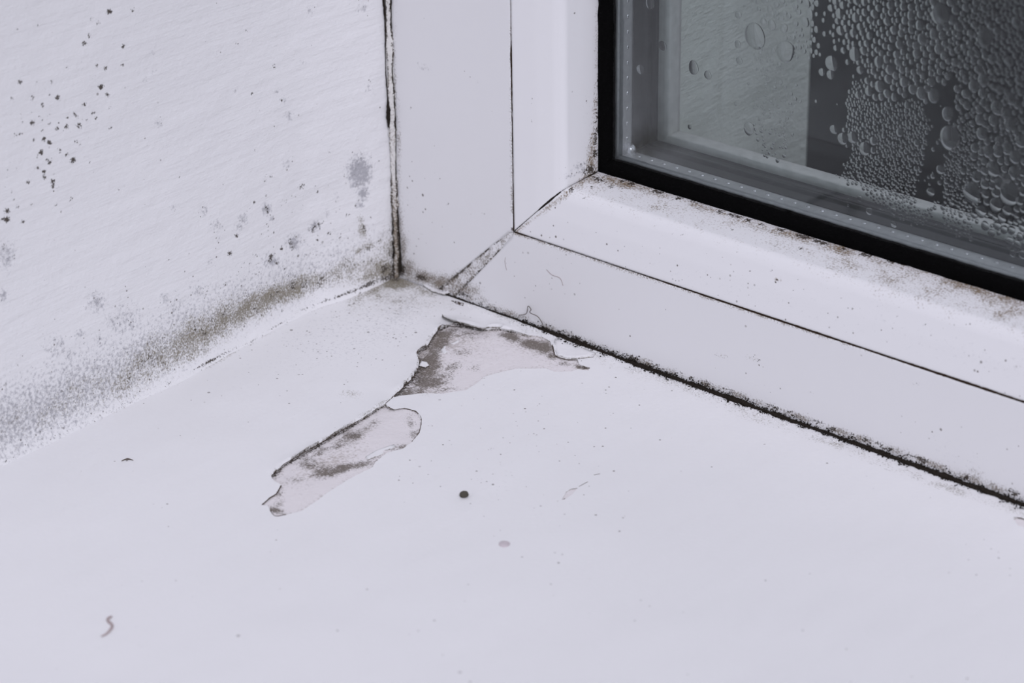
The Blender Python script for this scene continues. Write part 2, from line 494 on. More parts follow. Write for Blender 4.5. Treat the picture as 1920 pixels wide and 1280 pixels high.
def member(name, prof, side, gap, mat, stainf=None, st=.45, wob=0.0, seed=0):
    """sweep a profile [(s, depth)] up the left side or along the bottom, mitred; gap(s) backs off from the mitre"""
    pr = dens(prof, st); rel = None; rows = []
    base = lengths(0, (TOP if side == 'left' else RIGHT-OFF))
    for s, d in pr:
        st_ = s+(gap(s) if callable(gap) else gap)
        end = base[-1]; l = st_+(end-st_)*(base/end) if True else base
        l = np.maximum(base, st_) if False else l
        if side == 'left': rows.append(np.stack([np.full(len(l), OFF+s), np.full(len(l), d), l], 1))
        else: rows.append(np.stack([OFF+l, np.full(len(l), d), np.full(len(l), s)], 1))
    V = np.stack(rows, 0).reshape(-1, 3)
    if wob: V = V + (np.stack([fbm(V, 2.2, seed+i, 3) for i in range(3)], 1)-.5)*wob
    nl = len(base)
    n = len(pr)
    Fc = grid_faces(n, nl, side == 'left').tolist()
    ring0 = [i*nl for i in range(n)]; ring1 = [i*nl+nl-1 for i in range(n)]
    if side == 'left': Fc += [ring0, ring1[::-1]]
    else: Fc += [ring0[::-1], ring1]
    Fc += [[0, nl-1, (n-1)*nl+nl-1, (n-1)*nl]] if side == 'left' else [[0, (n-1)*nl, (n-1)*nl+nl-1, nl-1]]
    stn = stainf(V, project(V)) if stainf else None
    return make(name, V, Fc, mat, win, stn)


def frame_stain(V, p):
    on = (V[:, 1] < .6)
    g = band(p, [(962, 432, 4, .3), (925, 470, 9, .5), (885, 505, 13, .65), (850, 535, 24, .95), (835, 548, 25, .95)])
    g = np.maximum(g, blobs(p, [(765, 505, 22, .85, 26), (755, 470, 12, .7, 50), (752, 420, 8, .6, 60), (800, 520, 40, .9, 16, .3), (830, 530, 32, .95, 18), (868, 540, 34, .95, 18, .36), (905, 562, 24, .6, 10, .36), (748, 300, 5, .55, 120), (741, 150, 4, .5, 150)]))
    jl = band(p, [(850, 548, 9, .75), (940, 582, 8, .7), (1000, 605, 10, .8), (1100, 645, 11, .85), (1300, 712, 9, .75), (1500, 782, 8, .75), (1700, 853, 9, .8), (1920, 934, 12, .85)])
    g = np.maximum(g, jl*(.4+.8*vnoise(V, 2.0, 33)))
    g = np.maximum(g, band(p, [(965, 436, 5, .7), (1200, 515, 5, .6), (1400, 580, 7, .75), (1600, 645, 7, .75), (1760, 692, 8, .8), (1940, 752, 8, .85)]))
    g = np.maximum(g, band(p, [(957, -40, 3, .2), (958, 90, 4, .5), (959, 250, 4, .5), (961, 400, 5, .6)]))
    g = np.maximum(g, blobs(p, [(1035, 542, 5, .5), (1410, 670, 14, .42, 6, .3), (1830, 885, 20, .5, 7, .4), (1360, 668, 20, .35, 5, .3)]))
    r = blobs(p, [(795, 128, 14, .55, 8, .2), (785, 122, 4, .5, 7), (1010, 500, 90, .14), (1410, 740, 60, .18), (770, 400, 30, .2, 120), (1800, 860, 120, .2, 40, .4)])
    b = blobs(p, [(790, 520, 16, .8, 7, .2), (752, 505, 10, 1., 14), (850, 540, 14, .6, 8), (870, 552, 18, .75, 5, .4), (1063, 640, 40, .7, 4, .36), (962, 430, 5, 1.)])
    for x, y, a in ((770, 202, .8), (905, 52, .4), (896, 153, .5), (1063, 655, .5), (1000, 545, .6), (1057, 551, .5), (840, 382, .6), (907, 400, .6), (881, 401, .5), (824, 335, .6), (1720, 720, .9), (1710, 720, .5), (1520, 737, .8), (1750, 720, .5), (1343, 665, .6), (1422, 675, .9), (1413, 668, .6), (1860, 823, .7), (1850, 730, .4), (790, 440, .5), (880, 336, .4)):
        b = np.maximum(b, blobs(p, [(x, y, 3.0, a)]))
    b = np.maximum(b, jl*.9*(vnoise(V, 1.0, 44) > .60)*sstep(.15, .5, jl))
    return np.stack([r, g*on, b*on], 1)


gapf = lambda s: min(1.0+max(0, 20.4-s)*.085, .12+max(0, 20.4-s)*.9)
frame_prof = [(-14, 60), (-14, 0), (20.1, 0), (20.4, .3), (20.4, 12), (51.9-OFF, 12.6), (51.9-OFF, 60)]
frame_prof_d = [(-14, 60), (-14, 0), (20.4, 0), (20.6, .2), (20.6, 17), (22, 60)]
member('frame_stile', frame_prof_d, 'left', gapf, M_FRAME, frame_stain)
member('frame_rail', frame_prof_d, 'bottom', gapf, M_FRAME, frame_stain)

# weld seam on the mitre of the frame: a shallow mouldy groove
n = 180; rows = []
for i in range(n):
    s = -6+(20.3+6)*i/(n-1); gw = gapf(s)+.12
    for a in np.linspace(-1, 1, 9):
        u = a*gw
        rows.append((OFF+s+max(u, 0), .28-.12*math.cos(a*1.5)*0+.0, s+max(-u, 0)))
V = np.array(rows); V[:, 1] += (fbm(V, 1.2, 3, 3)-.5)*.35-.08
pp = project(V)
ed = np.abs(np.tile(np.linspace(-1, 1, 9), n))
stn = np.stack([np.full(len(V), .15), .30+.5*fbm(V, 2.0, 8, 3)*band(pp, [(962, 432, 60, .5), (925, 465, 60, .8), (900, 490, 60, .8), (840, 540, 60, 1.4)])+.4*(ed > .6)*fbm(V, 2.5, 9, 2),
                (ed > .7)*1.15*fbm(V, 1.8, 20, 2)], 1)
make('weld_seam', V, grid_faces(n, 9), M_FRAME, win, stn)


def bead_stain(V, p):
    # rusty halo beside the gasket, specks and smears below it
    d = V[:, 1]
    gl = band(p, [(1118, -40, 5, .4), (1118, 150, 5, .45), (1116, 240, 7, .65), (1108, 305, 13, .9), (1108, 330, 14, .9)])
    lr = band(p, [(1118, 332, 14, .9), (1200, 350, 12, .8), (1330, 392, 10, .75), (1430, 425, 13, .85), (1560, 462, 14, .9), (1690, 500, 12, .8), (1800, 532, 16, .95), (1930, 566, 20, .95)])
    fade = band(p, [(1118, 345, 40, .4), (1300, 400, 36, .34), (1500, 465, 36, .38), (1700, 530, 40, .44), (1920, 590, 50, .55)])
    g = np.maximum(np.maximum(gl, lr*(.35+.9*fbm(V, 5, 12, 3))), fade*(.3+1.1*fbm(V, 3, 13, 3)))
    g = np.maximum(g, blobs(p, [(1500, 466, 6, .7), (1457, 525, 6, .7), (1870, 590, 30, .55, 14, .3), (1860, 555, 24, .6, 10, .3), (1085, 350, 16, .5), (1070, 355, 10, .4)]))
    g = np.maximum(g, band(p, [(968, 434, 4, .6), (1040, 380, 6, .6), (1110, 325, 9, .8)]))
    r = band(p, [(1000, 420, 30, .10), (1300, 520, 40, .16), (1600, 600, 40, .14), (1920, 690, 40, .2)])
    r = np.maximum(r, blobs(p, [(1075, 325, 26, .5, 9, -.6), (1090, 315, 16, .6), (1660, 590, 30, .22), (1100, 200, 12, .2, 60)]))
    b = blobs(p, [(1108, 318, 9, 1., 9), (1098, 322, 8, .7), (1122, 336, 16, .75, 6, .3), (1072, 356, 5, 1.), (1085, 352, 3, .6), (1109, 350, 3, .8), (1147, 350, 4, .9), (1167, 354, 3, .6), (1457, 527, 4, .9), (1500, 466, 5, .7), (1490, 470, 3, .5)])
    for k in range(90):
        t = (k*.618) % 1; u = (k*.377) % 1
        b = np.maximum(b, blobs(p, [(1000+920*t, 420+ (1000+920*t-1000)*.3-20-80*u, 2.2, .35+.35*((k*.71) % 1))]))
    b = np.maximum(b, .85*band(p, [(1123, 60, 2, .4), (1120, 200, 3, .6), (1116, 290, 7, .9)])*(vnoise(V, 1.2, 60) > .4))
    b = np.maximum(b, .9*band(p, [(1140, 330, 6, .9), (1330, 390, 5, .8), (1560, 460, 5, .9), (1750, 512, 4, .8), (1930, 562, 6, .9)])*(vnoise(V, 1.5, 61) > .52))
    return np.stack([r, g, b], 1)


bead_prof = [(20.72, 12), (20.72, .25), (20.82, .06), (21.2, 0), (26.5, .75), (30.6, 1.7), (32.0, 2.4), (32.7, 3.3), (34.3, 11.9), (34.3, 13.5)]
bp_s = [q[0] for q in bead_prof[2:9]]; bp_d = [q[1] for q in bead_prof[2:9]]
member('glazing_bead', bead_prof, 'left', .05, M_BEAD, bead_stain)
member('glazing_bead', bead_prof, 'bottom', .05, M_BEAD, bead_stain)
gask_prof = [(33.9, 13.2), (33.9, 11.9), (34.3, 11.3), (35.2, 10.9), (36.6, 10.95), (37.1, 11.2), (37.45, 11.8), (37.5, 12.0), (37.5, 13.0)]
g1 = member('rubber_gasket', gask_prof, 'left', 0, M_RUBBER, None, .4, .35, 3)
g2 = member('rubber_gasket', gask_prof, 'bottom', 0, M_RUBBER, None, .4, .35, 5)

# black dirt packed in the seams
d_at = lambda s: float(np.interp(s, bp_s, bp_d))
sx = OFF+20.6
zs = np.linspace(20.7, 262, 120)
pz = project(np.stack([zs*0+sx, zs*0, zs], 1))[:, 1]
wz = np.interp(pz, [-900, 60, 84, 95, 130, 160, 210, 240, 330, 425], [.05, .05, .07, .30, .24, .15, .11, .13, .10, .18])
dl = [ribbon(np.stack([zs*0+sx, zs*0+.02, zs], 1), wz, (0, -1, 0), .3, 1, .75)]
xs = np.linspace(OFF+20.7, RIGHT, 140)
px_ = project(np.stack([xs, xs*0, xs*0+20.6], 1))[:, 0]
wx = np.interp(px_, [962, 1000, 1150, 1280, 1420, 1540, 1600, 1700, 1760, 1800, 1900], [.22, .07, .07, .15, .24, .30, .18, .28, .36, .36, .34])
dl.append(ribbon(np.stack([xs, xs*0+.02, xs*0+20.6], 1), wx*.85, (0, -1, 0), .3, 2, .6))
V, Fc = join(dl)
make('seam_dirt', V, Fc, M_SEAM, win)
sm = np.linspace(20.9, 34.2, 40)
pm = project(np.stack([OFF+sm, [d_at(s) for s in sm], sm], 1))[:, 0]
wm = np.interp(pm, [962, 1000, 1008, 1018, 1040, 1046, 1060, 1090, 1100, 1110], [.14, .08, .12, .34, .30, .32, .10, .14, .45, .8])
V, Fc = ribbon(np.stack([OFF+sm, [d_at(s)-.02 for s in sm], sm], 1), wm, (.35, -.85, .35), .3, 5, .3)
make('mitre_dirt', V, Fc, M_DIRT, win)

# sealed double glazing unit
GY = 12.0
inner = box('glass_pane', (OFF+35.5, GY, 35.5), (RIGHT, GY+1.6, TOP), M_GLASS, win)
outer = box('glass_pane', (OFF+35.5, 27.5, 35.5), (RIGHT, 30.5, TOP), M_GLASS, win)
SS = 37.5
sp_prof = [(SS-4, 13.7), (SS+.25, 13.7), (SS+.3, 14.1), (SS, 14.5), (SS, 18.4), (SS-.4, 18.7), (SS-4, 18.7)]
es_prof = [(SS-4, 18.75), (SS-.25, 18.75), (SS-.25, 22.6), (SS+.1, 23.0), (SS+.1, 24.4), (SS-.4, 24.9), (SS-.4, 26.9), (SS-.2, 27.3), (SS-4, 27.3)]
spl = member('spacer_bar', sp_prof, 'left', 0, M_METAL, None, .6)
spb = member('spacer_bar', sp_prof, 'bottom', 0, M_METAL, None, .6)
member('edge_seal', es_prof, 'left', 0, M_SEALD, None, .6)
member('edge_seal', es_prof, 'bottom', 0, M_SEALD, None, .6)


def bumps(side):
    parts = []
    for i in range(60):
        l = SS+3.2+i*3.3
        if l > 235: break
        V, Fc = [], []
        for a in range(5):
            th = a/4*math.pi/2
            for b in range(8):
                ph = 2*math.pi*b/8
                u, v, h = .48*math.cos(th)*math.cos(ph), .28*math.cos(th)*math.sin(ph), .22*math.sin(th)
                if side == 'left': V.append((OFF+SS-.03+h, 16.9+v, l+u))
                else: V.append((OFF+l+u, 16.9+v, SS-.03+h))
        Fc = [(a*8+b, a*8+(b+1) % 8, (a+1)*8+(b+1) % 8, (a+1)*8+b) for a in range(4) for b in range(8)]
        parts.append((V, Fc))
    return join(parts)


for side, par in (('left', spl), ('bottom', spb)):
    V, Fc = bumps(side)
    make('perforation_row', V, Fc, M_DOT, par)
# butyl corner lump
V, Fc = [], []
bm = bmesh.new(); bmesh.ops.create_icosphere(bm, subdivisions=3, radius=1.0)
cv = np.array([v.co[:] for v in bm.verts]); cf = [[v.index for v in f.verts] for f in bm.faces]; bm.free()
cv = cv*[1.9, 1.4, 1.9]*(.8+.4*fbm(cv+5, .7, 4, 2))[:, None]+[OFF+SS+.6, 16.7, SS+.6]
cv[:, 1] = np.maximum(cv[:, 1], 13.7)
make('corner_key', cv, cf, M_DOT, win)
# outer side of the frame, seen through the glass
out_prof = [(SS-5, 30.6), (SS-.2, 30.6), (SS-.1, 34.6), (SS-5, 34.6)]
member('outer_bead', out_prof, 'left', 0, M_OUTER, None, 1.)
member('outer_bead', out_prof, 'bottom', 0, M_OUTER, None, 1.)

# ------------------------------------------------------------------ outside: reveal, then darkness
yy2 = np.arange(34.7, 82.6, .8); zz2 = np.arange(-40, 262, 1.2)
A, B = np.meshgrid(yy2, zz2, indexing='ij')
V = np.stack([A*0+OFF+SS-.05, A, B], -1).reshape(-1, 3); nf = len(V)
V[:, 0] += (fbm(V, 9, 40, 3)-.5)*.7-.2
g2_, g3_ = np.meshgrid(np.array([82.6, 82.7]), zz2, indexing='ij')
wo = make('wall_outside', np.vstack([V, np.stack([g2_*0+np.array([[OFF+SS-.4], [-300]]), g2_, g3_], -1).reshape(-1, 3)]),
     grid_faces(len(yy2), len(zz2), False).tolist()+(grid_faces(2, len(zz2), False)+nf).tolist(), M_RENDER, None, np.zeros((nf+2*len(zz2), 3)))
tag(wo, 'pale rough rendered reveal outside the wet window pane', 'wall', kind='structure')
X0, X1, Y0, Y1, Z0, Z1 = -600, 1500, 36, 1100, -500, 400  # added black box, open on top, shuts world light out around the window
Vb = [(X0, Y0, Z0), (X1, Y0, Z0), (X1, Y1, Z0), (X0, Y1, Z0), (X0, Y0, Z1), (X1, Y0, Z1), (X1, Y1, Z1), (X0, Y1, Z1),
      (45, Y0, 30), (RIGHT-1, Y0, 30), (RIGHT-1, Y0, TOP-1), (45, Y0, TOP-1)]
Fb = [(0, 1, 2, 3), (1, 5, 6, 2), (2, 6, 7, 3), (3, 7, 4, 0), (0, 8, 9, 1), (1, 9, 10, 5), (5, 10, 11, 4), (4, 11, 8, 0)]
dark_box = make('outside_dark_box', Vb, Fb, M_PAINTED_DARK, None, smooth=False)
tag(dark_box, 'added black box that keeps the view beyond the window glass dark', 'wall', kind='structure')

# ------------------------------------------------------------------ window_sill
sill = empty('window_sill')
tag(sill, 'white painted window sill with peeling paint in the corner below the window', 'window sill')
A_px = [(838.7, 608.7), (822, 617), (810, 632), (802, 646), (782.5, 661), (786, 677), (782, 694), (775, 705), (764, 717), (741, 739), (738, 744), (755, 741), (797, 736), (827, 738), (873, 732), (897, 717),
        (907, 707), (940, 697), (973, 692), (1023, 692), (1040, 698), (1070, 698), (1083, 694), (1103, 696), (1106, 691), (1085, 685), (1084, 676), (1060, 675), (1042, 668), (1036, 650), (1030, 641), (1015, 633),
        (990, 630), (965, 622), (935, 615), (905, 617), (875, 610), (850, 605)]
B_px = [(722, 757), (706, 765.5), (685, 781), (657, 798), (625, 816), (601, 830), (572.5, 844), (555, 856), (530, 870.5), (507.5, 891.6), (513, 900), (527, 907), (518, 923), (506, 930), (490, 944),
        (502, 945), (506, 953), (516, 965), (535.6, 963), (565, 956), (590, 941), (611, 926), (657, 897), (699, 876), (704, 867), (727, 851), (755, 843), (773, 829), (787, 811), (790, 786), (780, 771), (759, 765), (738, 767), (727, 762)]
C_px = [(1053, 937), (1062, 921), (1070, 916), (1083, 914), (1074, 925), (1060, 935)]
D_px = [(1900, 972), (1912, 970), (1935, 980), (1960, 992), (1958, 1004), (1925, 990), (1908, 985)]
E_px = [(848, 566), (858, 567), (870, 571), (868, 576), (856, 573)]
to_sill = lambda L: np.array([on_z(x, y)[:2] for x, y in L])


def rough_loop(poly, step=.32, amp=.16, seed=0):
    P = np.vstack([poly, poly[:1]]); out = []
    for a, b in zip(P[:-1], P[1:]):
        n = max(1, int(np.linalg.norm(b-a)/step))
        out += [a+(b-a)*i/n for i in range(n)]
    Q = np.array(out)
    q3 = np.c_[Q, np.zeros(len(Q))]
    return Q + (np.stack([fbm(q3, 1.1, seed, 3), fbm(q3, 1.1, seed+30, 3)], 1)-.5)*amp*2


holes = [rough_loop(to_sill(A_px), amp=.17, seed=1), rough_loop(to_sill(B_px), amp=.17, seed=2), rough_loop(to_sill(C_px), .25, .06, 3), rough_loop(to_sill(D_px), .3, .12, 4), rough_loop(to_sill(E_px), .2, .08, 6)]
lifts = [(to_sill([(741, 740), (764, 717), (775, 705), (782, 694), (786, 677), (782.5, 661), (802, 646), (810, 632), (822, 617), (838, 609)]), .55, 2.2),
         (to_sill([(508, 891), (530, 870), (555, 856), (601, 830), (657, 798), (706, 765), (741, 740)]), .40, 1.8),
         (to_sill([(838, 607), (875, 609), (905, 616)]), .35, 1.5), (to_sill([(905, 616), (935, 614), (965, 622)]), .55, 1.6),
         (to_sill([(1030, 641), (1036, 650), (1042, 668)]), .35, 1.2)]


def sill_relief(P):
    q3 = np.c_[P, np.zeros(len(P))]
    z = (fbm(q3, 30, 50, 3)-.5)*.9 + (fbm(q3*[1, .5, 1], 7, 55, 3)-.5)*.22
    for poly, amp, dec in lifts:
        d, t, side = seg_dist(P, poly)
        e = np.minimum(t, len(poly)-1-t)
        z = z + amp*np.exp(-d/dec)*(side > -1e-9)*sstep(0, .6, e)*(.6+.8*vnoise(q3, 4, 77))
    # the paint swells a little towards the wall and the frame
    z = z + .5*np.exp(-np.clip(P[:, 0]-base_x(P[:, 1]), 0, 99)/5.0) + .35*np.exp(-np.clip(-P[:, 1], 0, 99)/2.5)
    return z


def sill_stain(V):
    p = project(V)
    # grime in the corner, along both joints, and fine specks fanning out from it
    g = blobs(p, [(738, 532, 52, 1.15, 15), (700, 546, 50, .8, 12, -.4), (790, 545, 40, .7, 12, .35), (720, 540, 40, .6, 12, -.4), (780, 540, 40, .5, 14, .3), (660, 740, 24, .42, 9), (800, 735, 16, .3), (850, 568, 16, .4), (700, 556, 80, .5, 26, -.3), (760, 565, 80, .42, 30)])
    g = np.maximum(g, band(p, [(-40, 892, 5, .5), (185, 786, 5, .6), (340, 712, 5, .7), (410, 674, 6, .85), (470, 645, 5, .6), (560, 592, 6, .6), (620, 566, 8, .8), (700, 535, 8, .7), (745, 524, 8, .8)])*(.2+1.1*fbm(V, 4, 90, 3)))
    g = np.maximum(g, band(p, [(860, 560, 8, .5), (980, 615, 9, .5), (1100, 665, 12, .5), (1250, 715, 14, .5), (1420, 780, 14, .45), (1600, 845, 10, .5), (1750, 905, 9, .45), (1920, 965, 10, .5)])*(.2+1.1*fbm(V, 4, 91, 3)))
    for lp in ([(741, 740), (764, 717), (782, 694), (785, 661), (810, 632), (838, 609)], [(508, 891), (555, 856), (601, 830), (657, 798), (706, 765), (741, 740)]):
        g = np.maximum(g, band(p, [(x, y, 4.5, .45) for x, y in lp]))
    r = np.maximum(band(p, [(420, 720, 60, .10), (560, 650, 80, .24), (660, 630, 80, .30), (760, 590, 60, .34)]), blobs(p, [(950, 830, 160, .12, 90), (940, 900, 80, .16, 60), (1080, 800, 120, .12, 50, .2), (1130, 735, 60, .18, 14, .1), (640, 640, 120, .2, 26, -.35), (1010, 960, 80, .14, 40)]))
    b = blobs(p, [(240, 864, 7, .7, 3), (410, 668, 6, .75, 4), (408, 677, 4, .7), (470, 648, 5, .5), (742, 526, 12, .8, 6), (920, 843, 7, .5, 3), (938, 871, 5, .5), (848, 841, 5, .35, 3), (895, 899, 11, .42, 3, .05), (620, 567, 12, .6, 4, -.4), (720, 527, 18, .6, 5, -.25), (650, 552, 14, .6, 4, -.35), (1118, 888, 7, .6, 2.5, -.25), (1095, 908, 9, .6, 2.5, -.5), (755, 648, 3, .5), (765, 556, 2.5, .5), (740, 571, 2.5, .5), (665, 651, 3, .6), (1180, 721, 3, .6), (215, 865, 3, .3), (1616, 947, 5, .3, 2.5), (263, 1213, 9, .32, 6), (1335, 1041, 6, .3, 3), (455, 706, 2.5, .5), (868, 918, 2.5, .5)])
    return np.stack([r, g, b], 1)


RX0, RX1, RY0, RY1 = 2.0, 174.0, -96.0, -.35
xg = np.concatenate([np.arange(-8, RX0, 1.0), np.arange(RX0, RX1+.01, 1.0), np.arange(RX1+1.5, 262, 1.5)])
yg = np.concatenate([np.arange(-255, RY0, 1.25), [RY0]]); yg = np.unique(np.round(yg, 4))
yg2 = np.unique(np.round(np.concatenate([np.arange(RY0, RY1, 1.0), [RY1]]), 4))
V2, F2 = [], []


def add_grid(xa, ya):
    o = sum(len(v) for v in V2)
    a, b = np.meshgrid(xa, ya, indexing='ij')
    V2.append(np.stack([a, b], -1).reshape(-1, 2)); F2.extend((grid_faces(len(xa), len(ya))+o).tolist())


add_grid(xg, yg)
xl = xg[xg <= RX0+1e-6]; xr = xg[xg >= RX1-1e-6]
add_grid(xl, yg2); add_grid(xr, yg2)
# triangulated field around the holes
xin = xg[(xg >= RX0-1e-6) & (xg <= RX1+1e-6)]
a, b = np.meshgrid(xin, yg2, indexing='ij'); pts = np.stack([a, b], -1).reshape(-1, 2)
border = (pts[:, 0] < RX0+.01) | (pts[:, 0] > RX1-.01) | (pts[:, 1] < RY0+.01) | (pts[:, 1] > RY1-.01)
near = np.full(len(pts), 1e9); inside = np.zeros(len(pts), bool)
for h in holes:
    near = np.minimum(near, seg_dist(pts, h, True)[0]); inside |= in_poly(pts, h)
keep = border | ((near > .5) & ~inside)
extra = []
for h in holes:                                        # rings of finer points outside each edge
    c = np.vstack([h[-1:], h, h[:1]]); tn = c[2:]-c[:-2]; nn = np.stack([tn[:, 1], -tn[:, 0]], 1); nn /= np.linalg.norm(nn, axis=1)[:, None]+1e-9
    for off in (.35, -.35, .75, -.75):
        q = (h+nn*off)[::2]
        extra.append(q)
extra = np.vstack(extra)
en = np.full(len(extra), 1e9); ei = np.zeros(len(extra), bool)
for h in holes:
    en = np.minimum(en, seg_dist(extra, h, True)[0]); ei |= in_poly(extra, h)
extra = extra[(en > .25) & ~ei & (extra[:, 1] < RY1-.3)]
vin = [Vector((float(x), float(y))) for x, y in np.vstack([pts[keep], extra])]
edges = []
for h in holes:
    o = len(vin); vin += [Vector((float(x), float(y))) for x, y in h]
    edges += [(o+i, o+(i+1) % len(h)) for i in range(len(h))]
vo, eo, fo, *_ = delaunay_2d_cdt(vin, edges, [], 0, 1e-4)
cv = np.array([v[:] for v in vo])
cen = np.array([cv[list(f)].mean(0) for f in fo])
bad = np.zeros(len(fo), bool)
for h in holes: bad |= in_poly(cen, h)
o = sum(len(v) for v in V2); V2.append(cv)
for f, k in zip(fo, bad):
    e1, e2 = cv[f[1]]-cv[f[0]], cv[f[2]]-cv[f[0]]
    if not k and abs(e1[0]*e2[1]-e1[1]*e2[0]) > 2e-3: F2.append(tuple(i+o for i in f))
P2 = np.vstack(V2)
_, first, inv = np.unique(np.round(P2, 3), axis=0, return_index=True, return_inverse=True)   # weld the fields
P2 = P2[first]; inv = inv.ravel(); F2 = [tuple(int(inv[i]) for i in f) for f in F2]
Z2 = sill_relief(P2)
V3 = np.c_[P2, Z2]
st3 = sill_stain(np.c_[P2, Z2*0])
# broken paint edge: a wall of paint going down along every hole
sv, sf, ss = [], [], []
for hi, h in enumerate(holes):
    o = len(V3)+sum(len(v) for v in sv); m = len(h)
    zt = sill_relief(h); ct = h.mean(0)
    q3 = np.c_[h, np.zeros(m)]
    nz = vnoise(q3, 1.6, 23)
    c = np.vstack([h[-1:], h, h[:1]]); tn = c[2:]-c[:-2]; nn = np.stack([tn[:, 1], -tn[:, 0]], 1); nn /= np.linalg.norm(nn, axis=1)[:, None]+1e-9
    if in_poly(h[:1]+nn[:1]*.05, h)[0]: nn = -nn
    sv.append(np.vstack([np.c_[h, zt], np.c_[h+nn*.02, zt-.22], np.c_[h+nn*.35, np.minimum(zt-.5, -.7)]]))
    left = np.zeros(m)  # lifted edges tinted darker: dirt plus painted-in shade under the paint
    for poly, amp, dec in lifts: left = np.maximum(left, np.exp(-(seg_dist(h, poly)[0]/.7)**2))
    z0 = np.zeros(m)
    ss.append(np.vstack([np.stack([z0, .35+.5*nz, .3*left*nz], 1), np.stack([z0, .45+.4*nz, .10+.42*left*(.4+.6*nz)], 1), np.stack([z0, .7+z0, .15+.6*left], 1)]))
    for r_ in (0, 1):
        for i in range(m):
            j = (i+1) % m
            sf.append((o+r_*m+i, o+r_*m+j, o+(r_+1)*m+j, o+(r_+1)*m+i))
V3 = np.vstack([V3]+sv); st3 = np.vstack([st3]+ss); F2.extend(sf)
paint = make('paint_layer', V3, F2, M_SILL, sill, st3)

# filler exposed where the paint came away
xa = np.arange(4, 176, .5); ya = np.arange(-95, -.6, .5)
a, b = np.meshgrid(xa, ya, indexing='ij'); P = np.stack([a, b], -1).reshape(-1, 2)
q3 = np.c_[P, np.zeros(len(P))]
pz = sill_relief(P)
dl_ = np.full(len(P), 99.)
for poly, amp, dec in lifts[:4]: dl_ = np.minimum(dl_, seg_dist(P, poly)[0])
und2 = (fbm(q3, 30, 50, 3)-.5)*.9 + (fbm(q3*[1, .5, 1], 7, 55, 3)-.5)*.22
z = und2-.55+.38*sstep(.8, 5.5, dl_)+(fbm(q3, 2.0, 66, 3)-.5)*.22
VP = np.c_[P, z]; pp = project(VP)
g = blobs(pp, [(800, 690, 24, 1.0, 34, .4), (790, 720, 30, .95, 18, -.5), (765, 735, 22, .9, 10, -.4), (815, 655, 18, .95, 18), (830, 640, 20, .8, 14, -.5), (835, 625, 30, .85, 9, -.4), (875, 628, 40, .6, 8), (815, 715, 30, .75, 14, -.3),
    (960, 632, 26, .85, 8, .3), (995, 645, 24, .95, 11, .3), (1020, 652, 18, 1.0, 13, .5), (1035, 668, 12, .9, 8), (1090, 688, 18, .95, 5, .2), (1060, 682, 22, .5, 6, .2), (850, 690, 22, .5, 14), (890, 690, 18, .5, 8), (825, 730, 40, .45, 10), (870, 660, 30, .3, 20),
    (645, 825, 34, .7, 12, -.55), (665, 818, 26, .75, 10, -.5), (690, 800, 26, .5, 8, -.55), (600, 850, 30, .45, 10, -.5), (580, 870, 30, .5, 18), (610, 885, 36, .75, 12, -.15), (640, 878, 30, .8, 9, -.2), (680, 870, 24, .6, 8, -.2), (705, 855, 30, .45, 6, -.4), (770, 790, 10, .5, 14), (778, 815, 16, .55, 10, -.5), (757, 838, 16, .6, 7, -.2), (735, 840, 20, .5, 6, -.3), (525, 945, 12, .5, 10), (520, 957, 18, .7, 6, .2), (522, 925, 10, .55, 14, .4), (520, 893, 16, .4, 5, -.5), (560, 900, 30, .4, 10)])
g = np.clip(g*1.45, 0, 1.25)*(.45+1.05*fbm(q3, 2.4, 70, 3))
g = np.maximum(g, .75*np.exp(-(dl_/.7)**2)); edge = np.full(len(P), 99.)
for h in holes[:2]: edge = np.minimum(edge, seg_dist(P, h, True)[0])
g = np.maximum(g, .95*np.exp(-(edge/.5)**2)*fbm(q3, 5, 72, 2))
br = np.maximum(.75*np.exp(-(dl_/.35)**2), blobs(pp, [(790, 685, 12, .5, 26, .3), (785, 712, 18, .5, 10, -.6), (1095, 689, 12, .7, 3, .2), (800, 648, 8, .55, 8)]))
r = np.clip(.42*fbm(q3, 9, 73, 3)+.25*blobs(pp, [(880, 660, 140, 1., 50), (620, 860, 110, 1., 30, -.5), (560, 930, 60, .7, 30), (1050, 680, 60, 1., 14)])+.35*np.exp(-(edge/1.2)**2)-.22, 0, .8)+.55*blobs(pp, [(800, 690, 34, 1., 60), (830, 640, 50, .9, 20), (1000, 648, 50, 1., 20, .3), (620, 870, 80, .8, 22, -.4), (680, 810, 50, .8, 20, -.5)])
make('filler', VP, grid_faces(len(xa), len(ya)), M_PLASTER, sill, np.stack([r, g, br], 1))
box('sill_board', (-8, -255, -26), (261, -.4, -1.9), M_SILL, sill)

# thin cracks in the sill paint, plus dirt and painted-in shade along peeled edges
cr = []
for L, wd in (([(560, 581), (600, 563), (640, 551), (680, 538), (715, 526)], .17), ([(370, 690), (410, 668), (440, 655)], .16), ([(130, 808), (185, 782), (240, 758), (300, 728)], .08), ([(455, 641), (500, 613), (550, 592), (610, 570)], .09), ([(846, 566), (858, 569), (869, 575)], .26), ([(1290, 735), (1407, 787), (1480, 815), (1563, 843), (1697, 893), (1800, 930), (1863, 950), (1905, 967)], .09),
              ([(788, 528), (797, 541), (815, 551), (843, 558)], .12), ([(1108, 692), (1135, 700), (1155, 710)], .07), ([(722, 757), (741, 740)], .16),
              ([(1340, 755), (1380, 772), (1450, 792), (1520, 812)], .06), ([(1680, 868), (1692, 870), (1700, 864)], .10), ([(905, 616), (912, 609), (925, 608), (940, 611)], .12)):
    P = np.array([on_z(x, y) for x, y in L]); P = spline(P, 60); P[:, 2] = sill_relief(P[:, :2])
    cr.append(ribbon(P, np.full(len(P), wd), (0, 0, 1), .3, len(cr)+40, .6, .2))
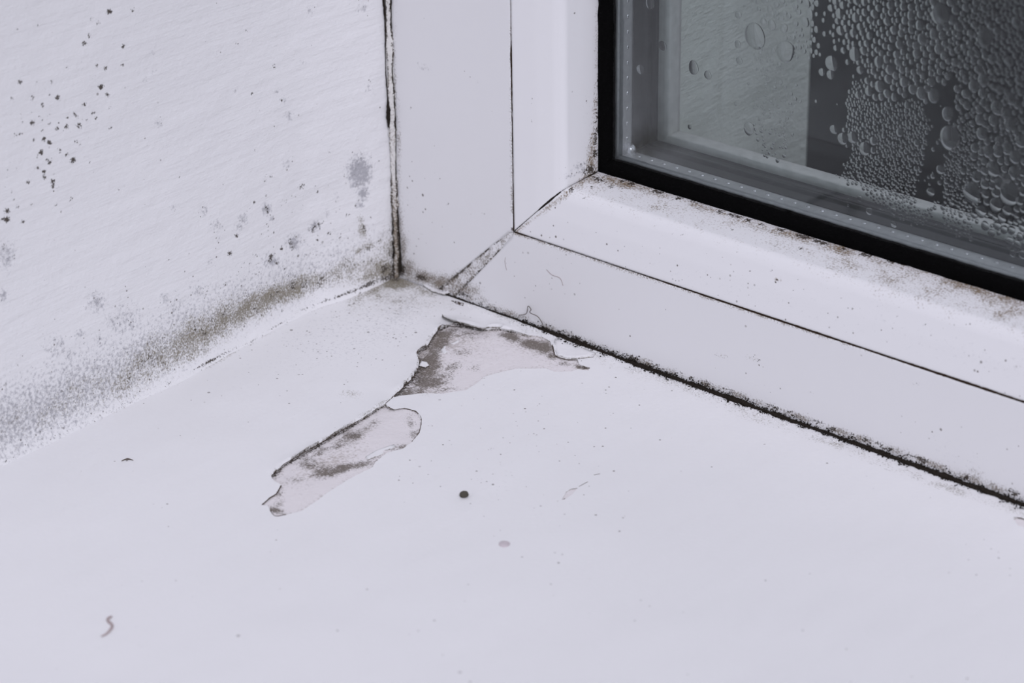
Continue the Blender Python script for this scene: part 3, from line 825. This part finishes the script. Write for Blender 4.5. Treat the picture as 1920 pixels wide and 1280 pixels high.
for L, wd in (([(722, 757), (738, 768), (759, 766), (780, 772), (790, 786), (786, 811), (772, 829)], .10), ([(490, 944), (506, 931), (518, 923), (527, 908)], .14), ([(506, 953), (516, 965), (537, 962)], .15), ([(507, 893), (530, 871), (555, 857), (601, 831), (657, 799), (706, 766), (738, 742)], .09),
              ([(741, 740), (764, 718), (775, 706), (782, 694)], .12), ([(786, 676), (783, 661), (802, 646), (811, 632), (823, 617), (838, 609)], .09), ([(850, 606), (875, 611), (905, 618)], .2), ([(1036, 650), (1042, 668), (1060, 675), (1084, 676)], .10), ([(1060, 933), (1055, 937)], .09), ([(1070, 916), (1083, 914)], .08), ([(1085, 912), (1095, 906), (1103, 902)], .12), ([(1113, 889), (1126, 886)], .13), ([(1900, 970), (1915, 971), (1935, 980)], .15)):
    P = np.array([on_z(x, y) for x, y in L]); P = spline(P, 60); P[:, 2] = sill_relief(P[:, :2])+.01
    cr.append(ribbon(P, np.full(len(P), wd), (0, 0, 1), .25, len(cr)+40, .75, .2))
V, Fc = join(cr); make('paint_crack_shade', V, Fc, M_BROWN, sill)


# the tongue of paint curling up above the upper bare patch
fr_ = spline([on_z(*q)[:2] for q in ((829, 598), (836, 604), (850, 609), (875, 614), (903, 621), (915, 617), (942, 616))], 60)
bk_ = spline([on_z(*q)[:2] for q in ((829, 592), (845, 590), (870, 592), (890, 598), (910, 602), (930, 606), (946, 610))], 60)
tt = np.linspace(0, 1, 9); rows = []
for i in range(60):
    u = i/59; lift = 1.25*math.sin(math.pi*min(1, u*.75+.25))**.7*(1-.6*u)+.12
    lift *= 1+.25*(vnoise(np.array([[u*9, 0, 0]]), 1, 8)[0]-.5)
    for t in tt:
        q = bk_[i]*(1-t)+fr_[i]*t
        rows.append((q[0], q[1], float(sill_relief(q[None])[0])+.06+lift*t**1.8))
Vt = np.array(rows); nt_ = len(Vt)
Vb = Vt-[0, 0, .22]
Fc = (grid_faces(60, 9, True)).tolist()+(grid_faces(60, 9)+nt_).tolist()
for i in range(59): Fc.append((i*9+8, (i+1)*9+8, nt_+(i+1)*9+8, nt_+i*9+8))
for k in range(8): Fc.append((k, k+1, nt_+k+1, nt_+k))
stt = np.zeros((nt_*2, 3)); stt[nt_:, 1] = 1.0; stt[nt_:, 2] = .5; stt[8:nt_:9, 1] = .35
make('lifted_paint', np.vstack([Vt, Vb]), Fc, M_SILL, sill, stt)


# ------------------------------------------------------------------ loose flakes of paint
def flake(name, L, zoff, curl, label, thick=.22, seed=0):
    lp = rough_loop(to_sill(L), .3, .1, seed)
    c = lp.mean(0); zb = float(sill_relief(c[None])[0])+zoff
    rings = [lp*(1-k)+c*k for k in (0, .3, .6, .9)]
    V, n = [], len(lp)
    R_ = np.linalg.norm(lp-c, axis=1).max()
    def zc(q):
        rel = (q-c)/R_
        return zb+curl*((rel**2).sum(1))+.12*(vnoise(np.c_[q, q[:, :1]*0], 1.2, seed)-.5)
    for q in rings: V.append(np.c_[q, zc(q)+thick])
    for q in rings: V.append(np.c_[q, zc(q)])
    V = np.vstack(V); Fc = []
    for k in range(3):
        for i in range(n):
            j = (i+1) % n
            Fc += [(k*n+i, k*n+j, (k+1)*n+j, (k+1)*n+i), ((k+4)*n+j, (k+4)*n+i, (k+5)*n+i, (k+5)*n+j)]
    for i in range(n): Fc.append((i, 4*n+i, 4*n+(i+1) % n, (i+1) % n))
    Fc += [tuple(3*n+i for i in range(n)), tuple(7*n+i for i in range(n))[::-1]]
    st = np.zeros((len(V), 3)); st[:n, 1] = .4; st[4*n:5*n, 1] = .8; st[4*n:5*n, 2] = .45
    # keep the thing's origin at its own place
    V = V-[c[0], c[1], zb]
    o = make(name, V, Fc, M_SILL, None, st); o.location = (c[0]*MM, c[1]*MM, zb*MM)
    tag(o, label, 'paint flake')
    return o


flake('paint_flake', [(785, 683), (790, 675), (800, 677), (805, 683), (797, 687)], -.45, .15, 'tiny white paint chip lying at the left edge of the upper bare patch', seed=3)
flake('paint_flake', [(1037, 650), (1040, 640), (1052, 636), (1080, 648), (1117, 666), (1112, 672), (1086, 675), (1062, 674), (1044, 668)], -.15, .25, 'curled white paint flake at right end of upper bare patch, below the black joint', seed=5)
flake('paint_flake', [(786, 529), (800, 530), (818, 541), (845, 556), (832, 559), (808, 549), (795, 541)], .05, .5, 'narrow white paint flake lifting at the foot of the frame near the corner', seed=7)
flake('paint_flake', [(685, 858), (703, 846), (738, 834), (742, 838), (713, 854), (689, 863)], -.35, .05, 'sliver of white paint left inside the lower bare patch', seed=9)
flake('paint_flake', [(826, 655), (832, 646), (850, 640), (862, 634), (858, 644), (846, 655), (832, 662)], -.5, .2, 'ragged pale flake stuck on brown filler inside the upper bare patch', seed=11)

# ------------------------------------------------------------------ sealant strip in the corner of wall and frame
zs = np.concatenate([np.arange(-.5, 100, .3), np.arange(100, 262, 2.)]); us = np.linspace(0, 1, 13)
U, Z = np.meshgrid(us, zs, indexing='ij')
q = np.stack([U.ravel()*2, Z.ravel(), Z.ravel()*0], 1)
wd = 1.15+.8*(fbm(np.stack([zs, zs*0, zs*0], 1), 6, 31, 3)-.5)
W = wd[None, :]
rx = np.interp(zs, [0, 14, 60, 262], [.2, .4, .6, .6])[None, :]
X = rx-.35+U*W; Y = -.12-(1-U)*W*.85*(.9)-.35*np.sin(U*math.pi)
V = np.stack([X, Y, Z+0*U], -1).reshape(-1, 3)
V += (np.stack([fbm(q, .9, 36+i, 3) for i in range(3)], 1)-.5)*[.5, .5, 0]
ps = project(V)[:, 1]
e0 = np.exp(-((U.ravel()-.22)/.13)**2); e1 = np.exp(-((U.ravel()-.92)/.10)**2)
nz = fbm(np.stack([V[:, 2], U.ravel()*2, V[:, 2]*0], 1), 3.0, 52, 3)
low = sstep(250, 480, ps)
b = np.clip(e0*(.3+1.4*(nz-.35)+.35*low)+e1*(.85*sstep(.3, .55, nz))+low*.35*nz, 0, 1)
g = np.clip(.30+.4*nz*e1+.3*e0+low*.55, 0, 1)
so = make('sealant_strip', V, grid_faces(13, len(zs)), M_SEAL, None, np.stack([b*0, g, b], 1))
tag(so, 'cracked mouldy sealant strip in the upright corner between wall and window frame', 'sealant')
# dark hairline and pits of the strip
cl = []
zs2 = np.linspace(2, 258, 200); pz2 = project(np.stack([zs2*0+.8, zs2*0-1, zs2], 1))[:, 1]
wv1 = np.interp(pz2, [-500, 0, 200, 210, 300, 310, 420, 480, 520], [.13, .15, .12, .10, .07, .10, .16, .24, .35])
cl.append(ribbon(np.stack([1.35+.25*np.sin(zs2*.21), zs2*0-.42, zs2], 1), wv1, (.5, -.85, 0), .5, 61, .7))
zs3 = np.linspace(36, 258, 200); pz3 = project(np.stack([zs3*0+.3, zs3*0-1.4, zs3], 1))[:, 1]
wv2 = np.interp(pz3, [-500, 0, 100, 190, 205, 215, 240, 262, 300], [.20, .25, .10, .12, .5, .45, .18, .15, .06])
cl.append(ribbon(np.stack([.35+.2*np.sin(zs3*.33+1), zs3*0-1.35, zs3], 1), wv2, (.75, -.65, 0), .5, 62, .8))
zs4 = np.linspace(3, 14, 40)
cl.append(ribbon(np.stack([.1+.35*np.sin(zs4*1.1), zs4*0-1.15, zs4], 1), np.interp(zs4, [3, 6, 9, 14], [.3, .22, .16, .08]), (.75, -.65, 0), .5, 63, .5))
V, Fc = join(cl); make('crack', V, Fc, M_DIRT, so)

# ------------------------------------------------------------------ black crumbly mould in the joint of sill and frame
bm = bmesh.new(); bmesh.ops.create_icosphere(bm, subdivisions=1, radius=1.0)
iv = np.array([v.co[:] for v in bm.verts]); jf = [[v.index for v in f.verts] for f in bm.faces]; bm.free()
gx = np.linspace(12, 258, 260); gpx = project(np.stack([gx, gx*0-.4, gx*0+.4], 1))[:, 0]
gw = np.interp(gpx, [745, 830, 870, 950, 985, 1060, 1110, 1180, 1280, 1380, 1500, 1560, 1700, 1800, 1920], [.2, .4, .45, .50, .85, 1.35, 1.25, .95, .85, 1.1, .95, .60, .95, 1.0, 1.05])
parts = [ribbon(np.stack([gx, gx*0-.15-gw*.45, .55+gx*0], 1), gw*.42*(.35+1.35*fbm(np.stack([gx, gx*0, gx*0], 1), 5, 92, 3)), (0, -.6, .8), .35, 71, .7)]
jx = [random.uniform(13, 185) if random.random() < .96 else random.uniform(185, 256) for _ in range(5200)]
jn = vnoise(np.array([[q, 0, 0] for q in jx]), 1.6, 19)
for k in range(5200):
    x = jx[k]
    wv_ = float(np.interp(x, gx, gw))*(.65+.7*float(jn[k]))
    y = -.1-abs(random.gauss(.34, .50))*wv_; zz_ = .2+max(0, random.gauss(.35, .3))*wv_*(1 if y > -.6 else .4)
    if random.random() < .16: y = -random.uniform(.02, .12); zz_ = .5+abs(random.gauss(0, .45))*wv_
    r_ = random.uniform(.05, .15)*(1.15 if wv_ > .8 else .85)
    a_ = random.uniform(0, 6.28)
    v = iv*(.6+.7*RNG.random((len(iv), 1)))*r_*np.array([1.5, .9, .8])
    v = np.stack([v[:, 0]*math.cos(a_)-v[:, 1]*math.sin(a_), v[:, 0]*math.sin(a_)+v[:, 1]*math.cos(a_), v[:, 2]], 1)
    parts.append((v+[x, y, zz_], jf))
V, Fc = join(parts)
tag(make('black_mould', V, Fc, M_DIRT), 'crumbly black mould filling the joint between sill and bottom window rail', 'mould', kind='stuff')
parts = []
for k in range(260):
    x = random.uniform(18, 120)
    v = iv*(.6+.7*RNG.random((len(iv), 1)))*random.uniform(.08, .24)*np.array([1.4, 1, .7])
    y_ = -1.2-abs(random.gauss(0, .7)); parts.append((v+[x, y_, float(sill_relief(np.array([[x, y_]]))[0])+.03], jf))
V, Fc = join(parts)
tag(make('paint_grit', V, Fc, M_SILL, None, np.tile([0, .15, 0], (len(V), 1))), 'white crumbs of broken paint along the black joint of the sill', 'grit', kind='stuff')


# ------------------------------------------------------------------ small loose things
def small(name, V, Fc, mat, label, cat):
    V = np.asarray(V, float); c = np.array([V[:, 0].mean(), V[:, 1].mean(), V[:, 2].min()])
    o = make(name, V-c, Fc, mat); o.location = c*MM
    return tag(o, label, cat)


bm = bmesh.new(); bmesh.ops.create_icosphere(bm, subdivisions=3, radius=1.0)
sv_ = np.array([v.co[:] for v in bm.verts]); sf_ = [[v.index for v in f.verts] for f in bm.faces]; bm.free()
c = on_z(870.5, 931); zc = float(sill_relief(c[None, :2])[0])
small('dirt_pellet', sv_*[.85, .85, .62]*(.88+.24*vnoise(sv_+3, .6, 5))[:, None]+[c[0], c[1], zc+.5], sf_, M_CRUMB, 'dark round pellet of dirt lying alone on the white sill', 'pellet')
c = on_z(946, 1019); zc = float(sill_relief(c[None, :2])[0])
small('paint_drip', sv_*[1.05, 1.05, .28]*(.92+.16*vnoise(sv_+8, .8, 5))[:, None]+[c[0], c[1], zc+.05], sf_, M_PINK, 'pale pinkish dried drip on the sill below the dark pellet', 'drip')
P = spline([on_z(*q) for q in ((190, 1195), (200, 1190), (209, 1180), (210, 1173), (203, 1167), (203, 1162), (210, 1158))], 30); P[:, 2] = sill_relief(P[:, :2])+.14
V, Fc = tube(P, np.interp(np.linspace(0, 1, 30), [0, .3, .85, 1], [.10, .24, .24, .16])); small('lint_thread', V, Fc, M_FIBRE, 'short curled pinkish thread lying on the bottom left of the sill', 'thread')
P = spline([on_y(*q) for q in ((1025, 505), (1035, 515), (1050, 521), (1056, 535))], 24); P[:, 1] = -.06
V, Fc = tube(P, .045, 6); small('hair', V, Fc, M_FIBRE, 'fine curved hair stuck on the bottom frame rail right of the mitre', 'hair')
P = spline([on_y(*q) for q in ((948, 482), (947, 492), (950, 506))], 16); P[:, 1] = -.05
V, Fc = tube(P, .035, 6); small('hair', V, Fc, M_FIBRE, 'tiny straight hair on the bottom frame rail just beneath the mitre corner', 'hair')
P = spline([on_y(*q) for q in ((975, 590), (990, 586), (994, 572), (1000, 578), (998, 584), (1012, 592), (1020, 606))], 40); P[:, 1] = -.35-.4*np.sin(np.linspace(0, 3, 40))
V, Fc = tube(P, .08, 6); small('paint_curl', V, Fc, M_BROWN, 'brown curl of torn paint sticking up from the black joint', 'curl')
P = spline([on_z(*q) for q in ((228, 866), (236, 863), (243, 863), (250, 865))], 14); P[:, 2] = sill_relief(P[:, :2])+.08
V, Fc = tube(P, np.interp(np.linspace(0, 1, 14), [0, .5, 1], [.05, .2, .04])); small('dirt_sliver', V, Fc, M_BROWN, 'small dark sliver of dirt on the sill below the wall at left', 'dirt')


# ------------------------------------------------------------------ water droplets on the cavity face of the inner pane
def cap_mesh(seed, nr=8, ns=20, flat=.42):
    r = random.Random(seed); V = [(0, 0, 1.0)]; ph0 = r.uniform(0, 6); a2, a3 = r.uniform(.02, .07), r.uniform(.01, .05)
    for i in range(1, nr+1):
        th = i/nr*math.pi/2
        for k in range(ns):
            ph = 2*math.pi*k/ns; R = 1+a2*math.cos(2*ph+ph0)+a3*math.cos(3*ph-ph0)
            V.append((math.sin(th)**.85*R*math.cos(ph), math.sin(th)**.85*R*math.sin(ph), math.cos(th)))
    V = np.array(V)
    V = np.stack([-V[:, 0], V[:, 2]*flat*1.0, V[:, 1]], 1)      # hangs on the far face of the inner pane, dome towards +y
    Fc = [(0, 1+k, 1+(k+1) % ns)[::-1] for k in range(ns)]
    for i in range(nr-1):
        for k in range(ns):
            Fc.append((1+i*ns+k, 1+i*ns+(k+1) % ns, 1+(i+1)*ns+(k+1) % ns, 1+(i+1)*ns+k))
    rim = V[1+(nr-1)*ns:1+nr*ns]                                  # the flat back keeps its own rim so that it shades flat
    Fc.append(tuple(len(V)+k for k in range(ns)))
    return np.vstack([V, rim]), Fc


def drop_radius(x, y, tz, nx, ny):
    """wanted radius in photo pixels at a place of the pane, 0 = dry"""
    x0_ = x
    x = x+(nx-.5)*30; y = y+(ny-.5)*40
    if random.random() < .06: x += random.gauss(0, 14); y += random.gauss(0, 14)
    if x0_ > 1990 or y < -60:
        return 0 if (x < 1560 or y > 470-(1920-x)*.31+(tz-.5)*70) else random.choice([5, 6.5, 8])
    # bottom limit of the wet area
    if y > 470-(1920-x)*.31 + (tz-.5)*70: return 0
    if x < 1400: return 0
    if x < 1530:
        if y < 62 and x > 1405+y*.5: return 5.0 if random.random() < .75 else 7
        if 90 < y < 300 and abs(x-(1437+(y-100)*.10)) < 26+ (tz-.5)*40: return random.choice([2.4, 2.8, 3.4, 4])
        if x > 1478 and y < 110: return 4
        return 0
    if x < 1556: return 0
    # dry streaks
    if 150 < y < 420 and abs(x-(1775-(y-160)*.13)) < 19+14*(tz-.3) and y < 385: return 0
    if 1552 < x < 1585 and y > 95: return 0
    if x > 1560 and y < 150 and x < 1830:
        return random.choice([4.2, 5.2, 6.3, 7.2]) if (x > 1566+max(0, y-70)*1.0) else 0
    if x <= 1765 and y >= 150:
        if y < 195 and x > 1625: return random.choice([5, 6.5, 8, 9])
        if x < 1590-(y-200)*.04+(tz-.5)*20 or x > 1738+(tz-.5)*20: return 0
        return random.choice([2.2, 2.6, 3.0, 3.5])if random.random() < .96 else 6
    if x >= 1765 and y >= 150:
        edge = 1800+max(0, 380-y)*.0
        if x < 1830 and y > 230: return random.choice([2.4, 3, 3.6]) if random.random() < .8 else 5
        if x < 1795: return random.choice([3, 4, 5])
        return random.choice([5, 6.5, 8, 9.5]) if y > 250 else random.choice([4.5, 6, 7.5, 9])
    return random.choice([4.0, 4.6, 5.4]) if random.random() < .95 else 8


named = [(1415, 68, 19, 1.0, 'large oval water drop low on the pane in front of the pale outside wall', 1.0), (1472, 97, 16, 1.0, 'long oval water drop right of the largest drop on the pale part', 1.0),
    (1762, 26, 16, 1, 'large round drop near the top amid the dense droplets', 1), (1845, 72, 13, 1, 'round drop with bright glint at the upper right of the pane', 1), (1781, 258, 17, 1, 'single large drop in the dry streak on the dark glass', 1),
    (1300, 127, 10, 1, 'lone clear drop at left on the pale part of the pane', 1), (1327, 141, 7, 1, 'small flat drop just right of the lone clear drop', 1), (1201, 130, 8, 1, 'small drop over the dark upright spacer bar', 1),
    (1242, 86, 8, 1, 'thin slanted drop over the inner edge of the upright spacer bar', 1), (1219, 6, 9, 1, 'round drop over the upright spacer bar at the top of the picture', 1), (1404, 241, 10, 1, 'half round drop low on the pale part of the pane', 1),
    (1383, 83, 6, 1, 'upper small drop between the lone clear drop and the largest drop', 1), (1386, 114, 6, 1, 'lower small drop between the lone clear drop and the largest drop', 1), (1384, 28, 6, 1, 'faint small drop left of the top group of droplets', 1),
    (1559, 119, 11, 1, 'bright drop at the left rim of the dark dense cluster', 1), (1541, 135, 6, 1, 'small drop on the edge between pale and dark glass', 1), (1557, 140, 7, 1, 'small drop directly beneath the bright rim drop', 1), (1602, 101, 10, 1, 'upright oval drop at the lower tip of the upper cluster', 1),
    (1563, 243, 7, 1, 'isolated round drop left of the fine droplet field', 1), (1580, 260, 9, 1, 'bright drop at the left edge of the fine droplet field', 1), (1598, 258, 9, 1, 'second bright drop inside the left edge of the fine field', 1), (1621, 279, 10, 1, 'slanted larger drop within the fine droplet field', 1),
    (1763, 318, 7, 1, 'small drop at the foot of the dry streak', 1), (1892, 362, 17, 1, 'large bright drop low at the right border', 1), (1822, 362, 15, 1, 'large slanted drop at the lower left of the right cluster', 1), (1745, 360, 7, 1, 'little drop above the pale strip between the two fields', 1),
    (1862, 317, 11, 1, 'shiny drop in the lower right cluster above the largest ones', 1)]
drops = []                      # x, y, r, name index
grid_ = {}


def can(x, y, r):
    gx_, gy_ = int(x//24), int(y//24)
    for i in range(gx_-1, gx_+2):
        for j in range(gy_-1, gy_+2):
            for (a, b_, c_) in grid_.get((i, j), ()):
                if ((x-a)/.80)**2+(y-b_)**2 < ((r+c_)*1.16)**2: return False
    return True


def put(x, y, r, k=-1):
    grid_.setdefault((int(x//24), int(y//24)), []).append((x, y, r)); drops.append((x, y, r, k))


for k, q in enumerate(named): put(q[0], q[1], q[2], k)
rd = random.Random(21); random.seed(21)
NC = 78000
cx_ = np.where(np.arange(NC) < 60000, RNG.uniform(1395, 1990, NC), RNG.uniform(1560, 2750, NC))
cy_ = np.where(np.arange(NC) < 60000, RNG.uniform(-60, 480, NC), RNG.uniform(-620, 720, NC))
c3 = np.stack([cx_, cy_, cx_*0], 1)
tzs, nxs, nys = fbm(c3, 40, 88, 2), fbm(c3+[0, 0, 5.], 36, 89, 3), fbm(c3+[0, 0, 9.], 36, 90, 3)
for it in range(NC):
    x, y = float(cx_[it]), float(cy_[it])
    if it >= 60000 and x < 1990 and y > -60: continue
    r = drop_radius(x, y, tzs[it], nxs[it], nys[it])
    if r <= 0: continue
    r *= rd.uniform(.85, 1.15)
    if 25000 < it < 60000: r *= .7
    if x < 1530 and random.random() < .90: continue
    if can(x, y, r): put(x, y, r)
for (x, y, r) in [(1500, 190, 3), (1510, 60, 5), (1484, 210, 3), (1445, 190, 3), (1630, 396, 6), (1650, 380, 5), (1612, 372, 5), (1665, 388, 5), (1530, 190, 2.5), (1492, 160, 3), (1420, 130, 3), (1403, 157, 2.5), (1379, 195, 3), (1293, 238, 4)]:
    if can(x, y, r): put(x, y, r)
order = sorted(range(len(drops)), key=lambda i: (drops[i][3] < 0, -drops[i][2]))
cut = [i for i in order if drops[i][1] > -12 and drops[i][0] < 1930][:300]
single = set(cut)
variants = [cap_mesh(s) for s in range(6)]
vm = []
for k, (v, f) in enumerate(variants):
    me = bpy.data.meshes.new('water_droplet'); me.from_pydata((v*MM).tolist(), [], f); me.materials.append(M_WATER)
    me.polygons.foreach_set('use_smooth', [True]*(len(me.polygons)-1)+[False]); me.update(); vm.append(me)
sv_, sf_ = cap_mesh(50, 4, 10)
rest = []
PXMM = 8.1
DY = GY+1.62
for i, (x, y, r, k) in enumerate(drops):
    c = on_y(x, y, DY); rm = r/PXMM
    tall = 1.15 if r > 8 else 1.05
    if i in single:
        o = bpy.data.objects.new('water_droplet', vm[i % 6]); COL.objects.link(o)
        o.location = (c[0]*MM, DY*MM, c[2]*MM); o.scale = (rm, rm*random.uniform(.85, 1.1), rm*tall)
        if k >= 0:
            tag(o, named[k][4], 'water drop')
        elif x < 1530: tag(o, 'small water droplet among those in front of the pale outside wall', 'water drop', 'droplets over the pale part of the pane')
        elif x > 1765 and y > 150: tag(o, 'clear water droplet in the beaded cluster on the lower right of the dark glass', 'water drop', 'droplets in the lower right cluster')
        elif y <= 195: tag(o, 'clear water droplet in the dense cluster along the top of the dark glass', 'water drop', 'droplets in the upper cluster')
        else: tag(o, 'water droplet in the fine field at the foot of the dark glass', 'water drop', 'droplets in the fine field')
    else:
        rest.append((sv_*[rm, rm, rm*tall]+[c[0], DY, c[2]], sf_))
V, Fc = join(rest)
tag(make('condensation', V, Fc, M_WATER), 'fine mist of tiny water beads over the dark glass', 'condensation', kind='stuff')
print('drops', len(drops), 'rest', len(rest))
